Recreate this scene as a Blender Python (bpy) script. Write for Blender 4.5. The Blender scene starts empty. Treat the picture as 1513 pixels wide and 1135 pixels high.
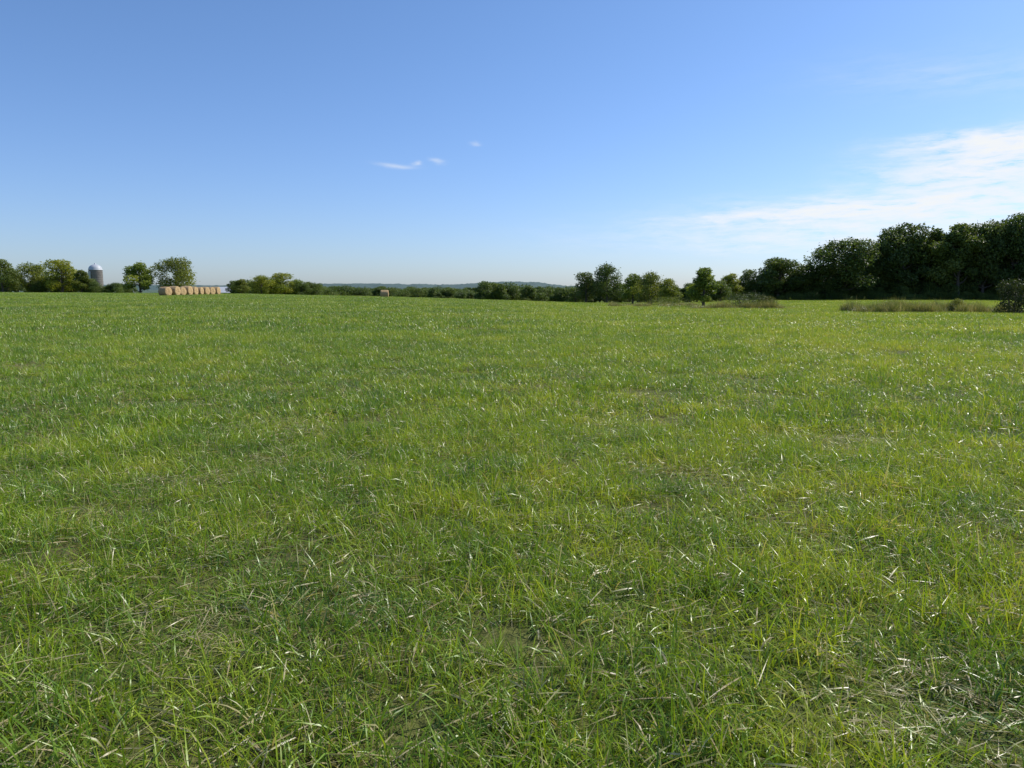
import bpy, math, random
import numpy as np
from mathutils import noise as mnoise, Vector

scene = bpy.context.scene
F = 1093.0; PITCH = math.atan(137/1093.0); EYE = 1.6
def slope(px): return (px-756.5)/F*math.cos(PITCH)
def ground_at(px,py):
    u=(px-756.5)/F; v=(567.5-py)/F
    y=math.cos(PITCH)+v*math.sin(PITCH); z=v*math.cos(PITCH)-math.sin(PITCH)
    k=-EYE/z; return u*k,y*k

# ------------------------------------------------------------ terrain
S_  = [-2.0,-0.8,-0.4,-0.15,0.08,0.2,0.30,0.45,2.0]
YC  = [180,175,150,122,100,112,230,260,260]
ZC  = [1.4,1.30,1.05,0.50,-0.14,-0.35,-0.30,-0.30,-0.3]
def sst(a,b,x):
    t=np.clip((x-a)/(b-a),0,1); return t*t*(3-2*t)
def gz(x,y):
    x=np.asarray(x,float); y=np.asarray(y,float)
    s=x/np.maximum(y,8.0)
    yc=np.interp(s,S_,YC); zc=np.interp(s,S_,ZC)
    z=zc*sst(15,yc*0.9,y)
    d=np.maximum(y-yc,0)
    z=z-np.minimum(0.00035*d*d,0.04*d).clip(0,7.0)
    z=z+0.03*np.sin(x*0.35+1.0)*np.sin(y*0.22)*sst(5,25,y)
    return z
def gz1(x,y): return float(gz(x,y))

# ------------------------------------------------------------ helpers
def mesh_from(name, verts, quads, cols=None, mats=(), matidx=None, smooth=True):
    me=bpy.data.meshes.new(name)
    verts=np.asarray(verts,np.float32); quads=np.asarray(quads,np.int32)
    me.vertices.add(len(verts)); me.vertices.foreach_set("co",verts.ravel())
    k=quads.shape[1]
    me.loops.add(quads.size); me.loops.foreach_set("vertex_index",quads.ravel())
    me.polygons.add(len(quads)); me.polygons.foreach_set("loop_start",np.arange(len(quads),dtype=np.int32)*k)
    me.update(calc_edges=True)
    me.polygons.foreach_set("use_smooth",np.full(len(quads),smooth))
    if cols is not None:
        a=me.attributes.new("bc",'FLOAT_COLOR','POINT')
        a.data.foreach_set("color",np.asarray(cols,np.float32).ravel())
    for m in mats: me.materials.append(m)
    if matidx is not None: me.polygons.foreach_set("material_index",np.asarray(matidx,np.int32))
    me.update()
    return me
def add_obj(name,me,loc=(0,0,0),parent=None):
    o=bpy.data.objects.new(name,me); scene.collection.objects.link(o); o.location=loc
    if parent: o.parent=parent
    return o

class NT:
    def __init__(s,nt): s.nt=nt; s.nt.nodes.clear()
    def n(s,t,**kw):
        nd=s.nt.nodes.new(t)
        for k,v in kw.items(): setattr(nd,k,v)
        return nd
    def l(s,a,b): s.nt.links.new(a,b)
    def math(s,op,a,b=None,c=None,clamp=False):
        nd=s.nt.nodes.new('ShaderNodeMath'); nd.operation=op; nd.use_clamp=clamp
        for i,v in enumerate((a,b,c)):
            if v is None: continue
            if isinstance(v,(int,float)): nd.inputs[i].default_value=v
            else: s.l(v,nd.inputs[i])
        return nd.outputs[0]
    def mix(s,f,a,b,mode='MIX'):
        nd=s.nt.nodes.new('ShaderNodeMix'); nd.data_type='RGBA'; nd.blend_type=mode
        for i,v in ((0,f),(6,a),(7,b)):
            if isinstance(v,(int,float)): nd.inputs[i].default_value=v
            elif isinstance(v,tuple): nd.inputs[i].default_value=(*v,1)
            else: s.l(v,nd.inputs[i])
        return nd.outputs[2]
    def ramp(s,fac,stops):
        nd=s.nt.nodes.new('ShaderNodeValToRGB'); cr=nd.color_ramp
        while len(cr.elements)<len(stops): cr.elements.new(0.5)
        for e,(p,c) in zip(cr.elements,stops): e.position=p; e.color=(*c,1)
        s.l(fac,nd.inputs[0]); return nd.outputs[0]
    def noise(s,vec,scale,detail=3,rough=0.5):
        nd=s.nt.nodes.new('ShaderNodeTexNoise'); nd.inputs['Scale'].default_value=scale
        nd.inputs['Detail'].default_value=detail; nd.inputs['Roughness'].default_value=rough
        if vec is not None: s.l(vec,nd.inputs['Vector'])
        return nd.outputs[0]
def mat(name):
    m=bpy.data.materials.new(name); m.use_nodes=True; return m,NT(m.node_tree)

# ------------------------------------------------------------ materials
def grass_mat(name, weed=False):
    m,t=mat(name)
    at=t.n('ShaderNodeAttribute',attribute_name='bc')
    sep=t.n('ShaderNodeSeparateColor'); t.l(at.outputs['Color'],sep.inputs[0])
    rnd,hgt,dead=sep.outputs
    pos=t.n('ShaderNodeNewGeometry').outputs['Position']
    n1=t.noise(pos,0.15,1); n2=t.noise(pos,1.3,1)
    big=t.math('MULTIPLY_ADD',n1,1.3,-0.65)
    med=t.math('MULTIPLY_ADD',n2,1.8,-0.9)
    sx=t.n('ShaderNodeSeparateXYZ'); t.l(pos,sx.inputs[0])
    farx=t.n('ShaderNodeMapRange',interpolation_type='SMOOTHSTEP'); farx.inputs[1].default_value=-7; farx.inputs[2].default_value=10
    farx.inputs[3].default_value=-0.12; farx.inputs[4].default_value=0.18
    t.l(sx.outputs[0],farx.inputs[0])
    f=t.math('ADD',t.math('ADD',rnd,big),t.math('ADD',med,farx.outputs[0]))
    f=t.math('MULTIPLY_ADD',f,0.70,0.16,clamp=True)
    if weed:
        col=t.ramp(f,[(0,(0.09,0.13,0.03)),(0.5,(0.17,0.20,0.05)),(1,(0.28,0.26,0.11))])
    else:
        col=t.ramp(f,[(0,(0.094,0.188,0.030)),(0.4,(0.194,0.316,0.025)),(0.7,(0.328,0.422,0.025)),(1,(0.49,0.51,0.072))])
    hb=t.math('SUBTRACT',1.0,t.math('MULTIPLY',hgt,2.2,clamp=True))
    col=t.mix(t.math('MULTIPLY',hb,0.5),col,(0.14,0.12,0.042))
    straw=t.ramp(rnd,[(0,(0.28,0.20,0.09)),(0.6,(0.52,0.43,0.24)),(1,(0.68,0.61,0.43))])
    col=t.mix(dead,col,straw)
    d=t.n('ShaderNodeBsdfPrincipled'); t.l(col,d.inputs['Base Color']); d.inputs['Roughness'].default_value=0.35
    d.inputs['Specular IOR Level'].default_value=0.45
    tr=t.n('ShaderNodeBsdfTranslucent')
    t.l(t.mix(1.0,col,(1.3,1.25,0.6),'MULTIPLY'),tr.inputs[0])
    mx=t.n('ShaderNodeMixShader'); mx.inputs[0].default_value=0.35
    t.l(d.outputs[0],mx.inputs[1]); t.l(tr.outputs[0],mx.inputs[2])
    o=t.n('ShaderNodeOutputMaterial'); t.l(mx.outputs[0],o.inputs[0])
    return m
M_grass=grass_mat('grass_blades'); M_weed=grass_mat('weed_stalks',True)

def leaf_mat():
    m,t=mat('foliage')
    at=t.n('ShaderNodeAttribute',attribute_name='bc')
    sep=t.n('ShaderNodeSeparateColor'); t.l(at.outputs['Color'],sep.inputs[0])
    oi=t.n('ShaderNodeObjectInfo')
    f=t.math('ADD',t.math('MULTIPLY',sep.outputs[0],0.45),t.math('MULTIPLY',sep.outputs[1],0.45))
    f=t.math('ADD',f,t.math('MULTIPLY_ADD',oi.outputs['Random'],0.2,-0.05),clamp=True)
    col=t.ramp(f,[(0,(0.040,0.072,0.018)),(0.5,(0.100,0.146,0.030)),(1,(0.215,0.245,0.055))])
    col=t.mix(1.0,col,oi.outputs['Color'],'MULTIPLY')
    d=t.n('ShaderNodeBsdfPrincipled'); t.l(col,d.inputs['Base Color']); d.inputs['Roughness'].default_value=0.5
    d.inputs['Specular IOR Level'].default_value=0.35
    tr=t.n('ShaderNodeBsdfTranslucent'); t.l(t.mix(1.0,col,(1.4,1.4,0.7),'MULTIPLY'),tr.inputs[0])
    mx=t.n('ShaderNodeMixShader'); mx.inputs[0].default_value=0.35
    t.l(d.outputs[0],mx.inputs[1]); t.l(tr.outputs[0],mx.inputs[2])
    o=t.n('ShaderNodeOutputMaterial'); t.l(mx.outputs[0],o.inputs[0])
    return m
M_leaf=leaf_mat()
def simple(name,c1,c2,scale,rough=0.9,bump=0.3,stretch=(1,1,1),dist=0.05):
    m,t=mat(name)
    tc=t.n('ShaderNodeTexCoord'); mp=t.n('ShaderNodeMapping'); mp.inputs['Scale'].default_value=stretch
    t.l(tc.outputs['Object'],mp.inputs[0])
    n=t.noise(mp.outputs[0],scale,4,0.6)
    n=t.math('MULTIPLY_ADD',n,2.0,-0.5,clamp=True)
    col=t.mix(n,c1,c2)
    d=t.n('ShaderNodeBsdfPrincipled'); t.l(col,d.inputs['Base Color']); d.inputs['Roughness'].default_value=rough
    b=t.n('ShaderNodeBump'); b.inputs['Strength'].default_value=bump; b.inputs['Distance'].default_value=dist
    t.l(n,b.inputs['Height']); t.l(b.outputs[0],d.inputs['Normal'])
    o=t.n('ShaderNodeOutputMaterial'); t.l(d.outputs[0],o.inputs[0])
    return m
M_bark=simple('bark',(0.05,0.04,0.03),(0.14,0.115,0.09),3,stretch=(3,3,0.6))
M_hay=simple('hay',(0.32,0.20,0.085),(0.58,0.41,0.20),5,stretch=(1,1,1),bump=0.8)
M_haynet=simple('hay_wrap',(0.28,0.18,0.085),(0.48,0.34,0.17),4,stretch=(4,1,1),bump=0.4)
M_conc=simple('silo_concrete',(0.10,0.09,0.085),(0.21,0.19,0.17),1.2,bump=0.2)
M_band=simple('silo_hoops',(0.08,0.07,0.065),(0.13,0.11,0.10),2,rough=0.6)
M_dome=simple('silo_dome_metal',(0.36,0.38,0.41),(0.52,0.54,0.58),0.8,rough=0.5,bump=0.05)
M_chute=simple('silo_chute_metal',(0.30,0.31,0.32),(0.42,0.43,0.44),0.8,rough=0.5,bump=0.05)
M_white=simple('white_siding',(0.50,0.50,0.49),(0.62,0.62,0.61),1.5,rough=0.7,bump=0.1)
M_roof=simple('metal_roof',(0.36,0.38,0.40),(0.48,0.50,0.53),1.0,rough=0.6,bump=0.1)
M_glass=simple('dark_window',(0.02,0.025,0.03),(0.04,0.045,0.05),1,rough=0.15,bump=0)
M_hill1=simple('hill_forest_haze_tint',(0.045,0.080,0.050),(0.10,0.145,0.085),0.05,bump=0.9,dist=3)  # nearer ridge: forest green with some distance haze mixed into the colour
M_hill2=simple('hill_forest_painted_haze',(0.040,0.076,0.070),(0.078,0.126,0.108),0.02,bump=0.6,dist=4)  # far ridge: aerial haze is painted into this bluish green, no atmosphere

# ground
mg,t=mat('pasture_soil')
pos=t.n('ShaderNodeNewGeometry').outputs['Position']
a=t.noise(pos,14,4,0.7); b=t.noise(pos,0.35,2)
near=t.mix(t.math('MULTIPLY_ADD',a,3.0,-1.0,clamp=True),(0.045,0.036,0.018),(0.21,0.165,0.08))
green=t.mix(t.math('MULTIPLY_ADD',a,2.2,-0.6,clamp=True),(0.04,0.058,0.013),(0.13,0.165,0.032))
col=t.mix(t.math('MULTIPLY_ADD',b,3,-0.8,clamp=True),near,green)
sx=t.n('ShaderNodeSeparateXYZ'); t.l(pos,sx.inputs[0])
fy=t.n('ShaderNodeMapRange',interpolation_type='SMOOTHSTEP'); fy.inputs[1].default_value=60; fy.inputs[2].default_value=170
t.l(sx.outputs[1],fy.inputs[0])
fc=t.mix(t.noise(pos,0.02,2),(0.13,0.19,0.03),(0.20,0.25,0.05))
col=t.mix(fy.outputs[0],col,fc)
d=t.n('ShaderNodeBsdfPrincipled'); t.l(col,d.inputs['Base Color']); d.inputs['Roughness'].default_value=0.95
d.inputs['Specular IOR Level'].default_value=0.1
bp=t.n('ShaderNodeBump'); bp.inputs['Distance'].default_value=0.03; t.l(a,bp.inputs['Height']); t.l(bp.outputs[0],d.inputs['Normal'])
o=t.n('ShaderNodeOutputMaterial'); t.l(d.outputs[0],o.inputs[0])

# ------------------------------------------------------------ ground
def axis(lo,hi,n,k):
    u=np.linspace(np.arcsinh(lo/k),np.arcsinh(hi/k),n); return np.sinh(u)*k
xs=axis(-9000,9000,321,40); ys=axis(-300,9000,300,60)
X,Y=np.meshgrid(xs,ys); Z=gz(X,Y)
V=np.stack([X,Y,Z],-1).reshape(-1,3)
nx=len(xs); I=np.arange(len(ys)-1)[:,None]*nx+np.arange(nx-1)[None,:]
Q=np.stack([I,I+1,I+1+nx,I+nx],-1).reshape(-1,4)
add_obj('pasture_ground',mesh_from('pasture_ground',V,Q,mats=[mg]))

# ------------------------------------------------------------ hills
def hills(name,dist,top_pts,mat_,depth,seed,rough):
    n=700; m=14
    ss=np.linspace(-0.95,0.95,n)
    hh=np.interp(ss,[p[0] for p in top_pts],[p[1] for p in top_pts])
    V=[]
    for j in range(m):
        tt=j/(m-1)
        for i in range(n):
            y=dist+depth*tt; x=ss[i]*dist
            prof=math.sin(min(tt*1.3,1)*math.pi/2)
            nz=mnoise.fractal(Vector((x*0.012,y*0.012,seed)),1.0,2.0,4)*rough*prof
            V.append((x,y,-8+(hh[i]+8)*prof+nz+abs(mnoise.noise(Vector((x*.06,y*.06,seed))))*rough*1.2*prof))
    I=np.arange(m-1)[:,None]*n+np.arange(n-1)[None,:]
    Q=np.stack([I,I+1,I+1+n,I+n],-1).reshape(-1,4)
    add_obj(name,mesh_from(name,V,Q,mats=[mat_]))
def hp(pts,dist): return [(slope(px),EYE+(430-py)/F*dist) for px,py in pts]
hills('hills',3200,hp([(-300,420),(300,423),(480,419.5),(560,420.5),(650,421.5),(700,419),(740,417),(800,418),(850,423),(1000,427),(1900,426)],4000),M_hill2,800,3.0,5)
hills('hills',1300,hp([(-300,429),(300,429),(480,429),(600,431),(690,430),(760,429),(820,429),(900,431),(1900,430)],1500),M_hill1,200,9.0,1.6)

# ------------------------------------------------------------ instancing
def gn_instances(name, pts, rot, scl, idx, coll):
    me=bpy.data.meshes.new(name); pts=np.asarray(pts,np.float32)
    me.vertices.add(len(pts)); me.vertices.foreach_set('co',pts.ravel())
    for nm,arr in (('rot',rot),('scl',scl)):
        at=me.attributes.new(nm,'FLOAT_VECTOR','POINT'); at.data.foreach_set('vector',np.asarray(arr,np.float32).ravel())
    at=me.attributes.new('idx','INT','POINT'); at.data.foreach_set('value',np.asarray(idx,np.int32))
    o=add_obj(name,me)
    ng=bpy.data.node_groups.new(name+'_scatter','GeometryNodeTree')
    ng.interface.new_socket('Geometry',in_out='INPUT',socket_type='NodeSocketGeometry')
    ng.interface.new_socket('Geometry',in_out='OUTPUT',socket_type='NodeSocketGeometry')
    N=ng.nodes; L=ng.links
    gi=N.new('NodeGroupInput'); go=N.new('NodeGroupOutput')
    ci=N.new('GeometryNodeCollectionInfo'); ci.inputs['Collection'].default_value=coll
    ci.inputs['Separate Children'].default_value=True; ci.inputs['Reset Children'].default_value=True
    ip=N.new('GeometryNodeInstanceOnPoints'); ip.inputs['Pick Instance'].default_value=True
    L.new(gi.outputs[0],ip.inputs['Points']); L.new(ci.outputs[0],ip.inputs['Instance'])
    for nm,ty,s in (('rot','FLOAT_VECTOR','Rotation'),('scl','FLOAT_VECTOR','Scale'),('idx','INT','Instance Index')):
        na=N.new('GeometryNodeInputNamedAttribute'); na.data_type=ty; na.inputs['Name'].default_value=nm
        L.new(na.outputs[0],ip.inputs[s])
    L.new(ip.outputs[0],go.inputs[0])
    md=o.modifiers.new('scatter','NODES'); md.node_group=ng
    return o

# ------------------------------------------------------------ grass tiles
def blades(rng,N,tile,h,w,nseg,lean=0.45,curl=1.3,dead=0.06,litter=0.0,disc=True,pw=1.3):
    if disc:
        r=tile*0.5*np.sqrt(rng.random(N)); a=rng.random(N)*2*np.pi
        bx=r*np.cos(a); by=r*np.sin(a)
    else:
        bx=(rng.random(N)-.5)*tile; by=(rng.random(N)-.5)*tile
    nc=max(3,int(N/11)); ci=rng.integers(0,nc,N)
    cx=bx[:nc][ci]; cy=by[:nc][ci]
    k=1-0.95*rng.random(N)**1.2
    if tile<2: bx=bx*(1-k)+cx*k; by=by*(1-k)+cy*k
    L=h[0]+(h[1]-h[0])*rng.random(N)**pw
    L=L*(0.78+0.44*rng.random(nc)[ci])
    W=w[0]+(w[1]-w[0])*rng.random(N)
    phi=rng.random(N)*2*np.pi
    th0=np.abs(rng.normal(0,lean,N)); cu=np.abs(rng.normal(curl*0.7,curl*0.5,N))
    isd=(rng.random(N)<dead).astype(float)
    isl=rng.random(N)<litter
    th0=np.where(isl,1.35+0.2*rng.random(N),th0); cu=np.where(isl,0.15,cu); isd=np.where(isl,1.0,isd)
    isd=isd*(0.6+0.4*rng.random(N))
    roll=rng.normal(0,0.7,N)
    px=bx.copy();py=by.copy();pz=np.where(isl,0.01+0.05*rng.random(N),0.0)
    rnd=0.6*rng.random(N)+0.4*rng.random(nc)[ci]
    V=np.zeros((N,nseg+1,2,3),np.float32);C=np.ones((N,nseg+1,2,4),np.float32)
    cp=np.cos(phi);sp=np.sin(phi)
    for j in range(nseg+1):
        s=j/nseg
        th=th0+cu*s
        if j>0:
            st=L/nseg; tm=th0+cu*(s-0.5/nseg)
            px=px+cp*np.sin(tm)*st; py=py+sp*np.sin(tm)*st; pz=np.maximum(pz+np.cos(tm)*st,0.008)
        wd=W*0.5*(min(1,(0.55+1.3*s))*(1-s**2.2)+0.04)
        rr=roll*(0.4+s)
        wx=-sp*np.cos(rr)+cp*np.cos(th)*np.sin(rr); wy=cp*np.cos(rr)+sp*np.cos(th)*np.sin(rr); wz=-np.sin(th)*np.sin(rr)
        for q,sg in ((0,-1),(1,1)):
            V[:,j,q,0]=px+sg*wx*wd; V[:,j,q,1]=py+sg*wy*wd; V[:,j,q,2]=pz+sg*wz*wd
            C[:,j,q,0]=rnd; C[:,j,q,1]=s; C[:,j,q,2]=isd
    base=(np.arange(N)*(nseg+1)*2)[:,None]+(np.arange(nseg)*2)[None,:]
    Q=np.stack([base,base+1,base+3,base+2],-1).reshape(-1,4)
    return V.reshape(-1,3),Q,C.reshape(-1,4)
grass_coll=bpy.data.collections.new('grass_tufts')
def tile(i,mat_,coll,*a,**k):
    V,Q,C=blades(np.random.default_rng(100+i),*a,**k)
    o=bpy.data.objects.new('tuft_%02d'%i,mesh_from('tuft_%02d'%i,V,Q,C,[mat_])); coll.objects.link(o)
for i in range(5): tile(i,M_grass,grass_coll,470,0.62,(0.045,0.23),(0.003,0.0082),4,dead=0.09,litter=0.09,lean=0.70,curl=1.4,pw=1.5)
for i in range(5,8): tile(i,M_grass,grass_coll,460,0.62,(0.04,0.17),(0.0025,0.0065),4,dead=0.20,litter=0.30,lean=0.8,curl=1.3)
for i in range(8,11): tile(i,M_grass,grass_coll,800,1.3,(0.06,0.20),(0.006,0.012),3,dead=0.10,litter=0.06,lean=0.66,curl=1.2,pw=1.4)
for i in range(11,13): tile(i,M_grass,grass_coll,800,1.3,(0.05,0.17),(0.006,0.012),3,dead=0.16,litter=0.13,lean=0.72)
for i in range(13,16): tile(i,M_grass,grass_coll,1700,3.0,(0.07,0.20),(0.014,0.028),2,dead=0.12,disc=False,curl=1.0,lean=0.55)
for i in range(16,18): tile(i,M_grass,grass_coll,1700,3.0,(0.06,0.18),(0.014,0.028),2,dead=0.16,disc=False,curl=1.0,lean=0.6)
rng=np.random.default_rng(5)
P=[];R=[];Sc=[];Ix=[]
patches=[(ground_at(*p),rx,ry) for p,rx,ry in [((250,915),0.55,0.2),((90,890),0.3,0.2),((560,925),0.4,0.2),((1330,1030),0.45,0.3),((1380,870),0.3,0.2),
         ((1290,657),0.5,0.4),((1140,592),0.8,0.5),((520,628),0.8,0.5)]]
def scatter(sp,r0,r1,lush,dry,amax,jit=0.6,hs=1.0,thr=-0.55):
    n=int(r1/sp)+2
    for iy in range(-1,n):
        for ix in range(-n,n+1):
            x=(ix+(0.5 if iy%2 else 0)+ (rng.random()-.5)*jit)*sp; y=(iy+(rng.random()-.5)*jit)*sp
            r=math.hypot(x,y)
            rj=r*(1+0.12*(rng.random()-.5))
            if rj<r0 or rj>r1 or y<0.2: continue
            if abs(math.atan2(x,y))>amax: continue
            s=x/max(y,8)
            if y>np.interp(s,S_,YC)+15: continue
            nz=0.8*mnoise.noise(Vector((x*0.6,y*0.6,2.2)))+0.7*mnoise.noise(Vector((x*1.5,y*1.5,7.7)))+0.3*mnoise.noise(Vector((x*0.08,y*0.08,4.7)))
            hz=nz
            for (cx,cy),rx,ry in patches:
                e=((x-cx)/rx)**2+((y-cy)/ry)**2
                if e<4: nz-=0.75*math.exp(-e); hz-=0.5*math.exp(-e)
            isdry=nz+rng.normal(0,0.2)<thr
            idx=rng.choice(dry if isdry else lush)
            h=1.0+0.38*hz+rng.normal(0,0.15)
            h=min(max(h,0.68),1.45)*hs
            P.append((x,y,gz1(x,y)-0.003)); R.append((0,0,rng.random()*6.283)); c=0.92+0.2*rng.random()
            Sc.append((c,c,h)); Ix.append(int(idx))
scatter(0.37,0.9,9.0,[0,1,2,3,4],[5,6,7],0.78,thr=-0.56)
scatter(0.86,8.8,30,[8,9,10],[11,12],0.71,thr=-0.56)
scatter(2.35,29,215,[13,14,15],[16,17],0.67,thr=-0.5)
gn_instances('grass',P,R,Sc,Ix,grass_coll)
print('grass instances',len(P))

# ------------------------------------------------------------ trees
def tube(p0,p1,r0,r1,n=7):
    p0=Vector(p0);p1=Vector(p1);d=(p1-p0).normalized()
    u=d.orthogonal().normalized();v=d.cross(u)
    V=[];
    for p,r in ((p0,r0),(p1,r1)):
        for i in range(n):
            a=2*math.pi*i/n; V.append(tuple(p+u*math.cos(a)*r+v*math.sin(a)*r))
    Q=[(i,(i+1)%n,n+(i+1)%n,n+i) for i in range(n)]
    return V,Q
def tree_mesh(name,seed,H,Wd,trunk,nl,leafn,leafs,shrub=False,pointy=0.0):
    rng=np.random.default_rng(seed)
    V=[];Q=[];C=[];M=[]
    def addtube(p0,p1,r0,r1):
        v,q=tube(p0,p1,r0,r1); b=len(V); V.extend(v); Q.extend([tuple(b+i for i in f) for f in q]); C.extend([(0.5,0.5,0,1)]*len(v)); M.extend([0]*len(q))
    lobes=[]
    for i in range(nl):
        tz=(i+0.5)/nl
        z=trunk+(H-trunk)*(0.08+0.84*tz)
        env=math.sin(math.pi*min(max((0.12+0.80*tz),0),1))**0.6*(1-pointy*tz)
        a=i*2.4+rng.normal(0,0.5); rr=Wd*0.5*env*(0.35+0.45*rng.random())
        if i==nl-1: rr*=0.3
        lr=Wd*0.5*(0.28+0.22*rng.random())*(0.75+0.25*env)*(1-0.35*pointy*tz)
        z=min(z,H-lr*0.75)
        lobes.append((rr*math.cos(a),rr*math.sin(a),max(z,lr*0.55),lr,lr*(0.65+0.25*rng.random()),rng.random()))
    if not shrub:
        tr=H*0.022+0.04
        pts=[(0,0,-0.6)]; k=5
        for j in range(1,k+1):
            pts.append((rng.normal(0,0.02*H)*j/k,rng.normal(0,0.02*H)*j/k,H*0.78*j/k))
        for j in range(k): addtube(pts[j],pts[j+1],tr*(1-0.16*j)*(1.25 if j==0 else 1),tr*(1-0.16*(j+1)))
        for (lx,ly,lz,lr,_,_) in lobes:
            zz=max(trunk*0.8,lz-0.35*math.hypot(lx,ly)-0.12*H); zz=min(zz,H*0.72)
            f=zz/(H*0.78); jj=min(int(f*k),k-1); p=Vector(pts[jj]).lerp(Vector(pts[jj+1]),f*k-jj)
            mid=p.lerp(Vector((lx,ly,lz)),0.5)+Vector((0,0,-0.04*H))
            addtube(p,mid,tr*0.42,tr*0.28); addtube(mid,(lx,ly,lz),tr*0.28,tr*0.08)
            for _ in range(3):
                e=Vector((lx,ly,lz))+Vector(rng.normal(0,0.45,3))*lr
                addtube(mid.lerp(Vector((lx,ly,lz)),0.6),e,tr*0.14,tr*0.04)
    else:
        for (lx,ly,lz,lr,_,_) in lobes:
            addtube((lx*0.3,ly*0.3,-0.1),(lx,ly,lz),0.03*H/2,0.01)
    tot=sum(l[3]**2 for l in lobes); b0=len(V)
    LV=[];LC=[]
    for (lx,ly,lz,lr,lh,lc) in lobes:
        n=int(leafn*lr*lr/tot)
        d=rng.normal(0,1,(n,3)); d/=np.linalg.norm(d,axis=1)[:,None]
        ph=rng.random(3)*6
        lump=1+0.26*np.sin(d[:,0]*5+ph[0])*np.sin(d[:,1]*5+ph[1])*np.sin(d[:,2]*5+ph[2])+0.16*np.sin(d[:,0]*11+ph[1])*np.sin(d[:,2]*12+ph[0])
        rad=(0.45+0.55*rng.random(n)**0.5)*lump*(1+0.35*(rng.random(n)<0.12)*rng.random(n))
        c=d*rad[:,None]*np.array([lr,lr,lh])+np.array([lx,ly,lz])
        keep=c[:,2]>0.02; c=c[keep]; d=d[keep]; n=len(c)
        nrm=d*0.7+rng.normal(0,0.7,(n,3)); nrm/=np.linalg.norm(nrm,axis=1)[:,None]
        t1=np.cross(nrm,rng.normal(0,1,(n,3))); t1/=np.linalg.norm(t1,axis=1)[:,None]
        t2=np.cross(nrm,t1)
        sz=leafs*(0.5+0.9*rng.random(n))[:,None]
        q=np.stack([c-t1*sz,c-t2*sz*0.6+nrm*sz*0.15,c+t1*sz,c+t2*sz*0.6+nrm*sz*0.15],1)
        LV.append(q.reshape(-1,3))
        col=np.ones((n,4,4)); col[:,:,0]=rng.random(n)[:,None]; col[:,:,1]=lc; LC.append(col.reshape(-1,4))
    LV=np.concatenate(LV);LC=np.concatenate(LC)
    nq=len(LV)//4
    V=np.concatenate([np.array(V),LV]);C=np.concatenate([np.array(C),LC])
    Q=np.concatenate([np.array(Q),b0+np.arange(nq*4).reshape(-1,4)])
    M=np.concatenate([np.array(M),np.ones(nq)])
    return mesh_from(name,V,Q,C,[M_bark,M_leaf],M,smooth=False)
oaks=[tree_mesh('oak_%d'%i,20+i,16,w,3.0,nl,14000,0.24) for i,(w,nl) in enumerate([(12,18),(10,16),(13,20),(9,15)])]
smalls=[tree_mesh('round_%d'%i,40+i,7,w,0.8,nl,8000,0.13,pointy=p) for i,(w,nl,p) in enumerate([(6.5,13,0.2),(5.2,12,0.5),(7.5,15,0.0),(6,12,0.3)])]
shrubs=[tree_mesh('shrub_%d'%i,60+i,2.0,w,0.0,nl,4500,0.05,shrub=True) for i,(w,nl) in enumerate([(3.6,11),(3.0,9),(5.2,14)])]

def place(name,me,H0,W0,px,top,wpx,dist,col=(1,1,1),rot=None):
    x=slope(px)*dist; z=gz1(x,dist)
    h=EYE+(430-top)/F*dist-z
    w=wpx/F*dist
    o=add_obj(name,me,(x,dist,z-0.03))
    o.scale=(w/W0,w/W0*1.0,h/H0); o.rotation_euler=(0,0,random.random()*6.28 if rot is None else rot)
    o.color=(*col,1); return o
random.seed(4)
OW=[12,10,13,9]; SW=[6.5,5.2,7.5,6]
yg=(2.0,1.62,0.85); ol=(1.5,1.25,1.0); dk=(0.82,0.84,0.9); md=(1.1,1.05,1.0); br=(1.75,1.6,1.0)
left=[(4,383,60,186,0,md),(50,388,52,192,2,yg),(92,384,64,190,0,yg),(121,398,32,188,1,ol),
      (207,388,54,172,3,br),(262,380,70,176,2,ol),(357,412,30,168,3,ol),(386,406,46,174,2,yg),(414,403,52,178,0,yg),(440,412,34,182,2,br),(457,416,28,184,3,md)]
for px,top,w,dd,k,c in left: place('deciduous_tree',smalls[k],7,SW[k],px,top,w,dd,c)
mid=[(866,402,46,118,0,dk),(897,389,54,116,2,dk),(935,404,44,110,3,br),(962,401,54,106,2,ol),(988,411,40,102,0,yg),
     (1040,394,64,84,1,br),(1080,404,44,150,3,yg),(1105,398,40,152,0,md)]
for px,top,w,dd,k,c in mid: place('deciduous_tree',smalls[k],7,SW[k],px,top,w,dd,c)
right=[(1150,381,82,150,0,dk),(1192,390,52,152,1,md),(1246,353,96,150,2,dk),(1300,358,52,156,3,dk),(1330,332,84,154,0,dk),(1378,338,70,154,1,md),
       (1415,332,70,152,3,md),(1452,328,78,152,2,dk),(1492,319,88,150,0,dk),(1540,318,84,148,2,dk),(1600,320,84,146,1,dk),(1660,318,84,144,0,dk),(1720,318,90,142,2,dk)]
for px,top,w,dd,k,c in right: place('oak_tree',oaks[k],16,OW[k],px,top,w,dd,c)
place('shrub',shrubs[2],2.0,5.2,1106,431,84,72,(0.7,0.66,0.7))
place('shrub',shrubs[0],2.0,3.6,1132,436,36,71,(0.9,0.7,0.6))
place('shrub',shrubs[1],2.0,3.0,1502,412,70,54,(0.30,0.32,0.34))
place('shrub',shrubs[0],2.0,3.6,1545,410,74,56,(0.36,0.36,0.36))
place('shrub',shrubs[1],2.0,3.0,1416,440,32,58,(1.2,1.0,0.9))
place('shrub',shrubs[2],2.0,5.2,985,437,60,98,(1.4,1.2,0.9))

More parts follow.
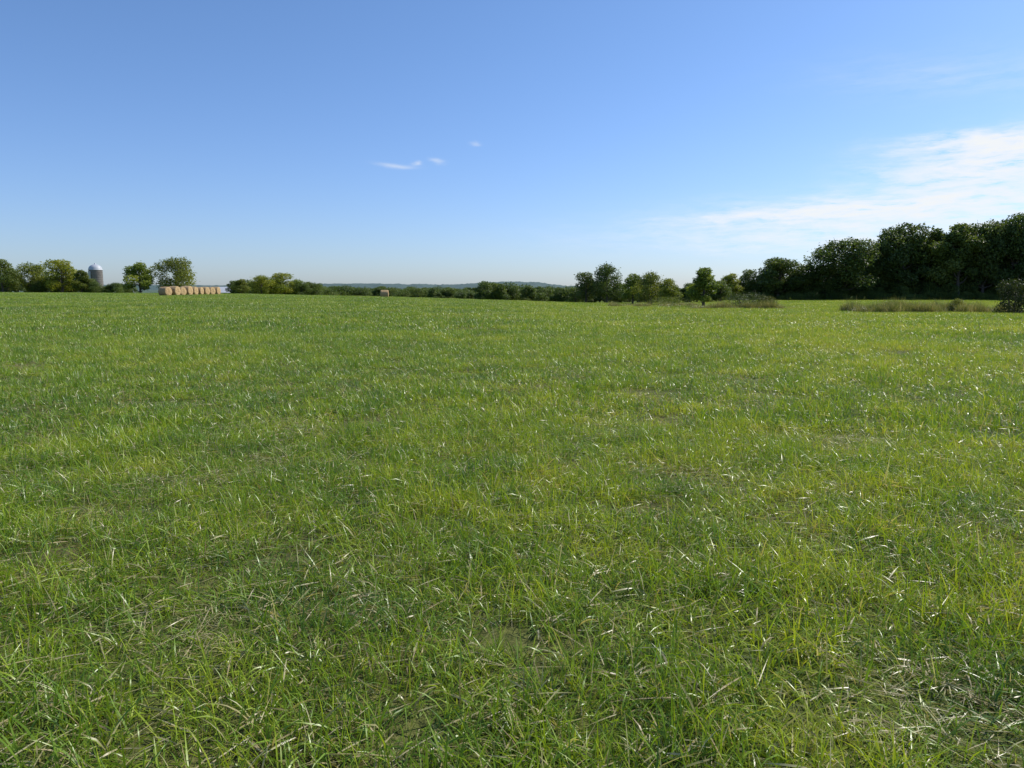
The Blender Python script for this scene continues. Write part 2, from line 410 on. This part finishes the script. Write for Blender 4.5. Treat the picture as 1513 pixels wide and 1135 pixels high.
tree_coll=bpy.data.collections.new('tree_variants')
for i,me in enumerate(oaks+smalls+shrubs):
    o=bpy.data.objects.new('variant_%02d'%i,me); tree_coll.objects.link(o); o.color=(1,1,1,1)
P=[];R=[];Sc=[];Ix=[]
def addt(px,dist,h,wscale=1,kinds=(0,1,2,3),Hn=16):
    x=slope(px)*dist; z=gz1(x,dist); s=h/Hn
    P.append((x,dist,z-0.1)); R.append((0,0,random.random()*6.28)); Sc.append((s*wscale,s*wscale,s)); Ix.append(random.choice(kinds))
for px in range(1130,1900,13):
    base=np.interp(px,[1130,1200,1260,1320,1500,1900],[6,6,9.5,12.5,14.5,15])
    for dd in (158,166,176): addt(px+random.uniform(-8,8),dd+random.uniform(-3,3),base*random.uniform(0.8,1.0),1.0)
for px in range(1075,1900,9): addt(px+random.uniform(-4,4),153+random.uniform(-3,3),random.uniform(2.4,4.2),1.2,(4,6,7),7)
for px in range(1080,1900,10): addt(px+random.uniform(-4,4),149+random.uniform(-2,2),random.uniform(1.0,1.9),1.4,(8,9,10),2)
gn_instances('woodland',P,R,Sc,Ix,tree_coll)
P=[];R=[];Sc=[];Ix=[]
for px in range(466,860,5):
    addt(px+random.uniform(-4,4),330+random.uniform(-25,25),random.uniform(7.0,10.8),1.3,(4,5,6,7),7)
for px in range(600,860,9):
    addt(px+random.uniform(-5,5),240+random.uniform(-10,10),random.uniform(6.4,9.8)*(0.8 if px<700 else 1),1.2,(4,5,6,7),7)
for px in range(-60,132,10):
    addt(px+random.uniform(-4,4),192+random.uniform(-4,12),random.uniform(2.5,5),1.3,(4,6,7),7)
for px in range(130,200,8):
    addt(px+random.uniform(-3,3),192+random.uniform(-4,8),random.uniform(2.0,3.4),1.4,(4,6,7),7)
for px in range(345,470,10):
    addt(px+random.uniform(-4,4),185+random.uniform(-4,8),random.uniform(3.0,4.2),1.3,(4,6,7),7)
for px in range(850,1070,9):
    addt(px+random.uniform(-4,4),125+random.uniform(-6,6),random.uniform(2.2,4.0),1.3,(4,6,7),7)
for px in range(466,1150,5):
    addt(px+random.uniform(-3,3),700+random.uniform(-60,60),random.uniform(9,13),1.5,(4,5,6,7),7)
gn_instances('distant_treeline',P,R,Sc,Ix,tree_coll)

# ------------------------------------------------------------ tall weeds
weed_coll=bpy.data.collections.new('weed_clumps')
for i in range(4):
    V,Q,C=blades(np.random.default_rng(300+i),300,1.3,(0.20,0.75),(0.008,0.02),3,lean=0.25,curl=0.6,dead=0.18)
    o=bpy.data.objects.new('weed_%d'%i,mesh_from('weed_%d'%i,V,Q,C,[M_weed])); weed_coll.objects.link(o)
P=[];R=[];Sc=[];Ix=[]
def weeds(n,x0,x1,y0,y1,s0,s1,tiltx=0.0):
    for _ in range(n):
        x=random.uniform(x0,x1); y=random.uniform(y0,y1)+(x-x0)*tiltx
        nv=mnoise.noise(Vector((x*.45,y*.45,0)))
        if nv<-0.1: continue
        P.append((x,y,gz1(x,y))); R.append((0,0,random.random()*6)); s=random.uniform(s0,s1)*(0.8+nv); Sc.append((1,1,s)); Ix.append(random.randrange(4))
weeds(330,26.5,38,55,60,0.6,1.6,0.1)
weeds(110,17,27,69,72,0.4,1.1)
weeds(90,12,24,89,95,0.4,0.9)
gn_instances('tall_weeds',P,R,Sc,Ix,weed_coll)

# ------------------------------------------------------------ hay bales (round)
def bale_mesh(name,seed,R_=0.72,Lb=1.35):
    rng=np.random.default_rng(seed); n=48
    prof=[(-0.5,0.0),(-0.52,0.25),(-0.51,0.55),(-0.5,0.84),(-0.485,0.93),(-0.45,0.985),(-0.35,1.0),(-0.2,1.01),(0,1.015),(0.2,1.01),(0.35,1.0),(0.45,0.985),(0.485,0.93),(0.5,0.84),(0.51,0.55),(0.52,0.25),(0.5,0.0)]
    V=[];mi=[]
    for (u,r) in prof:
        for i in range(n):
            a=2*math.pi*i/n
            rr=R_*r*(1+0.018*rng.normal()*(r>0.5))
            z=rr*math.sin(a)
            if z<-0.88*R_: z=-0.88*R_+ (z+0.88*R_)*0.3
            V.append((u*Lb+0.01*rng.normal(),rr*math.cos(a)*1.03,z+0.9*R_))
    k=len(prof);Q=[]
    for j in range(k-1):
        for i in range(n):
            Q.append((j*n+i,j*n+(i+1)%n,(j+1)*n+(i+1)%n,(j+1)*n+i)); mi.append(1 if 4<=j<=11 else 0)
    return mesh_from(name,V,Q,None,[M_hay,M_haynet],mi)
bm_=[bale_mesh('hay_bale_mesh_%d'%i,i) for i in range(3)]
x0=slope(247)*110; x1=slope(318)*123
nb=9
for i in range(nb):
    f=i/(nb-1); x=x0+(x1-x0)*f; y=110+13*f
    if i==0: x-=0.2; y-=0.25
    o=add_obj('hay_bale',bm_[i%3],(x,y,gz1(x,y)))
    o.rotation_euler=(0,0,math.radians(-9)+random.uniform(-.16,.16)); s=random.uniform(0.90,1.05); o.scale=(s,s,s)
x=slope(568)*128; o=add_obj('hay_bale',bm_[1],(x,128,gz1(x,128)-0.1)); o.rotation_euler=(0,0,0.15)

# ------------------------------------------------------------ silo
def lathe(name,prof,n,m):
    V=[(r*math.cos(2*math.pi*i/n),r*math.sin(2*math.pi*i/n),z) for r,z in prof for i in range(n)]
    Q=[(j*n+i,j*n+(i+1)%n,(j+1)*n+(i+1)%n,(j+1)*n+i) for j in range(len(prof)-1) for i in range(n)]
    return mesh_from(name,V,Q,mats=[m])
def box(name,sx,sy,sz,m):
    V=[(x*sx/2,y*sy/2,z*sz/2) for z in(-1,1) for y in(-1,1) for x in(-1,1)]
    Q=[(0,2,3,1),(4,5,7,6),(0,1,5,4),(2,6,7,3),(0,4,6,2),(1,3,7,5)]
    return mesh_from(name,V,Q,mats=[m],smooth=False)
D=250; sx_=slope(143)*D; szg=gz1(sx_,D)
silo=bpy.data.objects.new('farm_silo',None); scene.collection.objects.link(silo); silo.location=(sx_,D,szg)
r=2.1; topz=EYE+(430-391)/F*D-szg; Hc=topz-r*0.85
add_obj('barrel',lathe('barrel',[(r,-0.5),(r,Hc)],40,M_conc),parent=silo)
add_obj('dome',lathe('dome',[(r*1.03,Hc-0.05),(r*1.03,Hc+0.1)]+[(r*math.cos(a),Hc+0.1+r*0.82*math.sin(a)) for a in np.linspace(0.02,1.5,10)],40,M_dome),parent=silo)
for i in range(int(Hc/0.75)):
    z=0.5+i*0.75
    add_obj('hoop_%d'%(i+1),lathe('hoop',[(r+0.01,z-0.04),(r+0.05,z-0.03),(r+0.05,z+0.03),(r+0.01,z+0.04)],40,M_band),parent=silo)
add_obj('chute',box('chute',0.7,0.8,Hc-0.5,M_chute),(-r*0.4,-r*0.97,(Hc-0.5)/2),silo)
add_obj('vent',lathe('vent',[(0.3,Hc+r*0.8),(0.3,Hc+r*0.92+0.1),(0.02,Hc+r*0.92+0.3)],16,M_dome),parent=silo)

# ------------------------------------------------------------ farm sheds
def barn(name,px,dist,top,wpx,rotz):
    x=slope(px)*dist; z=gz1(x,dist); w=wpx/F*dist; hroof=EYE+(430-top)/F*dist-z; dp=6.0; hw=hroof-1.5
    e=bpy.data.objects.new(name,None); scene.collection.objects.link(e); e.location=(x,dist,z); e.rotation_euler=(0,0,rotz)
    V=[(-w/2,-dp/2,0),(w/2,-dp/2,0),(w/2,dp/2,0),(-w/2,dp/2,0),(-w/2,-dp/2,hw),(w/2,-dp/2,hw),(w/2,dp/2,hw),(-w/2,dp/2,hw)]
    add_obj('walls',mesh_from('walls',V,[(0,1,5,4),(1,2,6,5),(2,3,7,6),(3,0,4,7)],mats=[M_white],smooth=False),parent=e)
    G=[(-w/2,-dp/2,hw),(-w/2,dp/2,hw),(-w/2,0,hroof-0.05),(w/2,-dp/2,hw),(w/2,dp/2,hw),(w/2,0,hroof-0.05)]
    add_obj('gables',mesh_from('gables',G,[(0,2,1),(3,4,5)],mats=[M_white],smooth=False),parent=e)
    o=0.4
    Rf=[(-w/2-o,-dp/2-o,hw-0.15),(w/2+o,-dp/2-o,hw-0.15),(w/2+o,0,hroof),(-w/2-o,0,hroof),(-w/2-o,dp/2+o,hw-0.15),(w/2+o,dp/2+o,hw-0.15)]
    add_obj('roof',mesh_from('roof',Rf,[(0,1,2,3),(3,2,5,4)],mats=[M_roof],smooth=False),parent=e)
    for i in range(4):
        add_obj('window_%d'%(i+1),box('window',0.9,0.06,1.0,M_glass),((-0.375+0.25*i)*w,-dp/2-0.04,hw*0.6),e)
barn('farm_shed',328,215,423.5,28,0.40)
barn('farm_shed',182,240,429.0,28,0.50)

# ------------------------------------------------------------ world
SUN_AZ=math.radians(62); SUN_EL=math.radians(43)
w=bpy.data.worlds.new('World'); scene.world=w; w.use_nodes=True
t=NT(w.node_tree)
sky=t.n('ShaderNodeTexSky',sky_type='NISHITA'); sky.sun_disc=False; sky.sun_elevation=SUN_EL; sky.sun_rotation=SUN_AZ
sky.air_density=1.0; sky.dust_density=0.6; sky.ozone_density=2.0; sky.altitude=100
STR=0.12
tc=t.n('ShaderNodeTexCoord'); sp=t.n('ShaderNodeSeparateXYZ'); t.l(tc.outputs['Generated'],sp.inputs[0])
az=t.math('MULTIPLY',t.math('ARCTAN2',sp.outputs[0],sp.outputs[1]),57.2958)
el=t.math('MULTIPLY',t.math('ARCSINE',sp.outputs[2]),57.2958)
cv=t.n('ShaderNodeCombineXYZ'); t.l(az,cv.inputs[0]); t.l(el,cv.inputs[1])
def azel(px,py):
    u=(px-756.5)/F; v=(567.5-py)/F
    y=math.cos(PITCH)+v*math.sin(PITCH); z=v*math.cos(PITCH)-math.sin(PITCH)
    return math.degrees(math.atan2(u,y)),math.degrees(math.atan2(z,math.hypot(u,y)))
mpw=t.n('ShaderNodeMapping'); mpw.inputs['Scale'].default_value=(0.16,0.55,1); mpw.inputs['Rotation'].default_value=(0,0,math.radians(-10)); t.l(cv.outputs[0],mpw.inputs[0])
nw=t.n('ShaderNodeTexNoise'); nw.inputs['Scale'].default_value=1.6; nw.inputs['Detail'].default_value=4; nw.inputs['Roughness'].default_value=0.62; t.l(mpw.outputs[0],nw.inputs['Vector'])
sub=t.n('ShaderNodeVectorMath',operation='SUBTRACT'); t.l(nw.outputs['Color'],sub.inputs[0]); sub.inputs[1].default_value=(0.5,0.5,0.5)
mul=t.n('ShaderNodeVectorMath',operation='MULTIPLY'); t.l(sub.outputs[0],mul.inputs[0]); mul.inputs[1].default_value=(5.0,1.8,0)
wv=t.n('ShaderNodeVectorMath',operation='ADD'); t.l(cv.outputs[0],wv.inputs[0]); t.l(mul.outputs[0],wv.inputs[1])
mul2=t.n('ShaderNodeVectorMath',operation='SCALE'); t.l(mul.outputs[0],mul2.inputs[0]); mul2.inputs['Scale'].default_value=0.35
wv2=t.n('ShaderNodeVectorMath',operation='ADD'); t.l(cv.outputs[0],wv2.inputs[0]); t.l(mul2.outputs[0],wv2.inputs[1])
def stroke(p1,p2,thick,amp,vec):
    a1=azel(*p1);a2=azel(*p2); dx=a2[0]-a1[0];dy=a2[1]-a1[1]
    mp=t.n('ShaderNodeMapping',vector_type='TEXTURE')
    mp.inputs['Location'].default_value=((a1[0]+a2[0])/2,(a1[1]+a2[1])/2,0)
    mp.inputs['Rotation'].default_value=(0,0,math.atan2(dy,dx))
    mp.inputs['Scale'].default_value=(max(math.hypot(dx,dy)*0.5,0.1),thick/F*57.3,1)
    t.l(vec,mp.inputs[0])
    dt=t.n('ShaderNodeVectorMath',operation='DOT_PRODUCT'); t.l(mp.outputs[0],dt.inputs[0]); t.l(mp.outputs[0],dt.inputs[1])
    e=t.math('EXPONENT',t.math('MULTIPLY',dt.outputs['Value'],-1.0))
    return t.math('MULTIPLY',e,amp)
big=[((1340,264),(1660,212),27,2.3),((1350,216),(1620,202),10,2.0),((1065,325),(1440,296),8,1.6),((1120,318),(1680,292),19,1.5),
     ((1000,352),(1700,338),20,0.85),((1240,115),(1640,95),22,0.14)]
acc=None
for b in big:
    s_=stroke(*b,wv.outputs[0]); acc=s_ if acc is None else t.math('ADD',acc,s_)
mp3=t.n('ShaderNodeMapping'); mp3.inputs['Scale'].default_value=(0.22,1.3,1); mp3.inputs['Rotation'].default_value=(0,0,math.radians(-9)); t.l(wv2.outputs[0],mp3.inputs[0])
n3=t.noise(mp3.outputs[0],1.5,5,0.65)
dens=t.math('MULTIPLY',acc,t.math('MULTIPLY_ADD',n3,3.8,-1.2,clamp=False))
small=[((562,243),(606,247),2.6,0.42),((606,241),(616,241),2.6,0.42),((634,237),(654,240),3.5,0.36),((694,213),(708,213),3,0.25)]
acc2=None
for b in small:
    s_=stroke(*b,wv2.outputs[0]); acc2=s_ if acc2 is None else t.math('ADD',acc2,s_)
dens=t.math('ADD',t.math('MAXIMUM',dens,0.0),acc2)
dens=t.math('SUBTRACT',1.0,t.math('EXPONENT',t.math('MULTIPLY',dens,-1.15)))
el0=t.n('ShaderNodeMapRange',interpolation_type='SMOOTHSTEP'); el0.inputs[1].default_value=-3; el0.inputs[2].default_value=24; t.l(el,el0.inputs[0])
tint=t.mix(el0.outputs[0],(0.77,0.91,1.29),(0.77,0.97,1.24))
skc=t.mix(1.0,sky.outputs[0],tint,'MULTIPLY')
cc=0.93/STR
colr=t.mix(dens,skc,(cc*0.98,cc,cc*1.01))
bg=t.n('ShaderNodeBackground'); bg.inputs[1].default_value=STR; t.l(colr,bg.inputs[0])
o=t.n('ShaderNodeOutputWorld'); t.l(bg.outputs[0],o.inputs[0])

sl=bpy.data.lights.new('sun','SUN'); sl.energy=5.0; sl.angle=math.radians(0.5); sl.color=(1.0,0.95,0.86)
so=add_obj('sun',sl,(0,0,50))
dirv=Vector((math.sin(SUN_AZ)*math.cos(SUN_EL),math.cos(SUN_AZ)*math.cos(SUN_EL),math.sin(SUN_EL)))
so.rotation_euler=dirv.to_track_quat('Z','Y').to_euler()

cam=bpy.data.cameras.new('camera'); cam.lens=26.0; cam.sensor_width=36; cam.clip_start=0.05; cam.clip_end=20000
co=add_obj('camera',cam,(0,0,EYE)); co.rotation_euler=(math.pi/2-PITCH,0,0)
scene.camera=co
scene.view_settings.view_transform='Standard'; scene.view_settings.look='None'; scene.view_settings.exposure=0
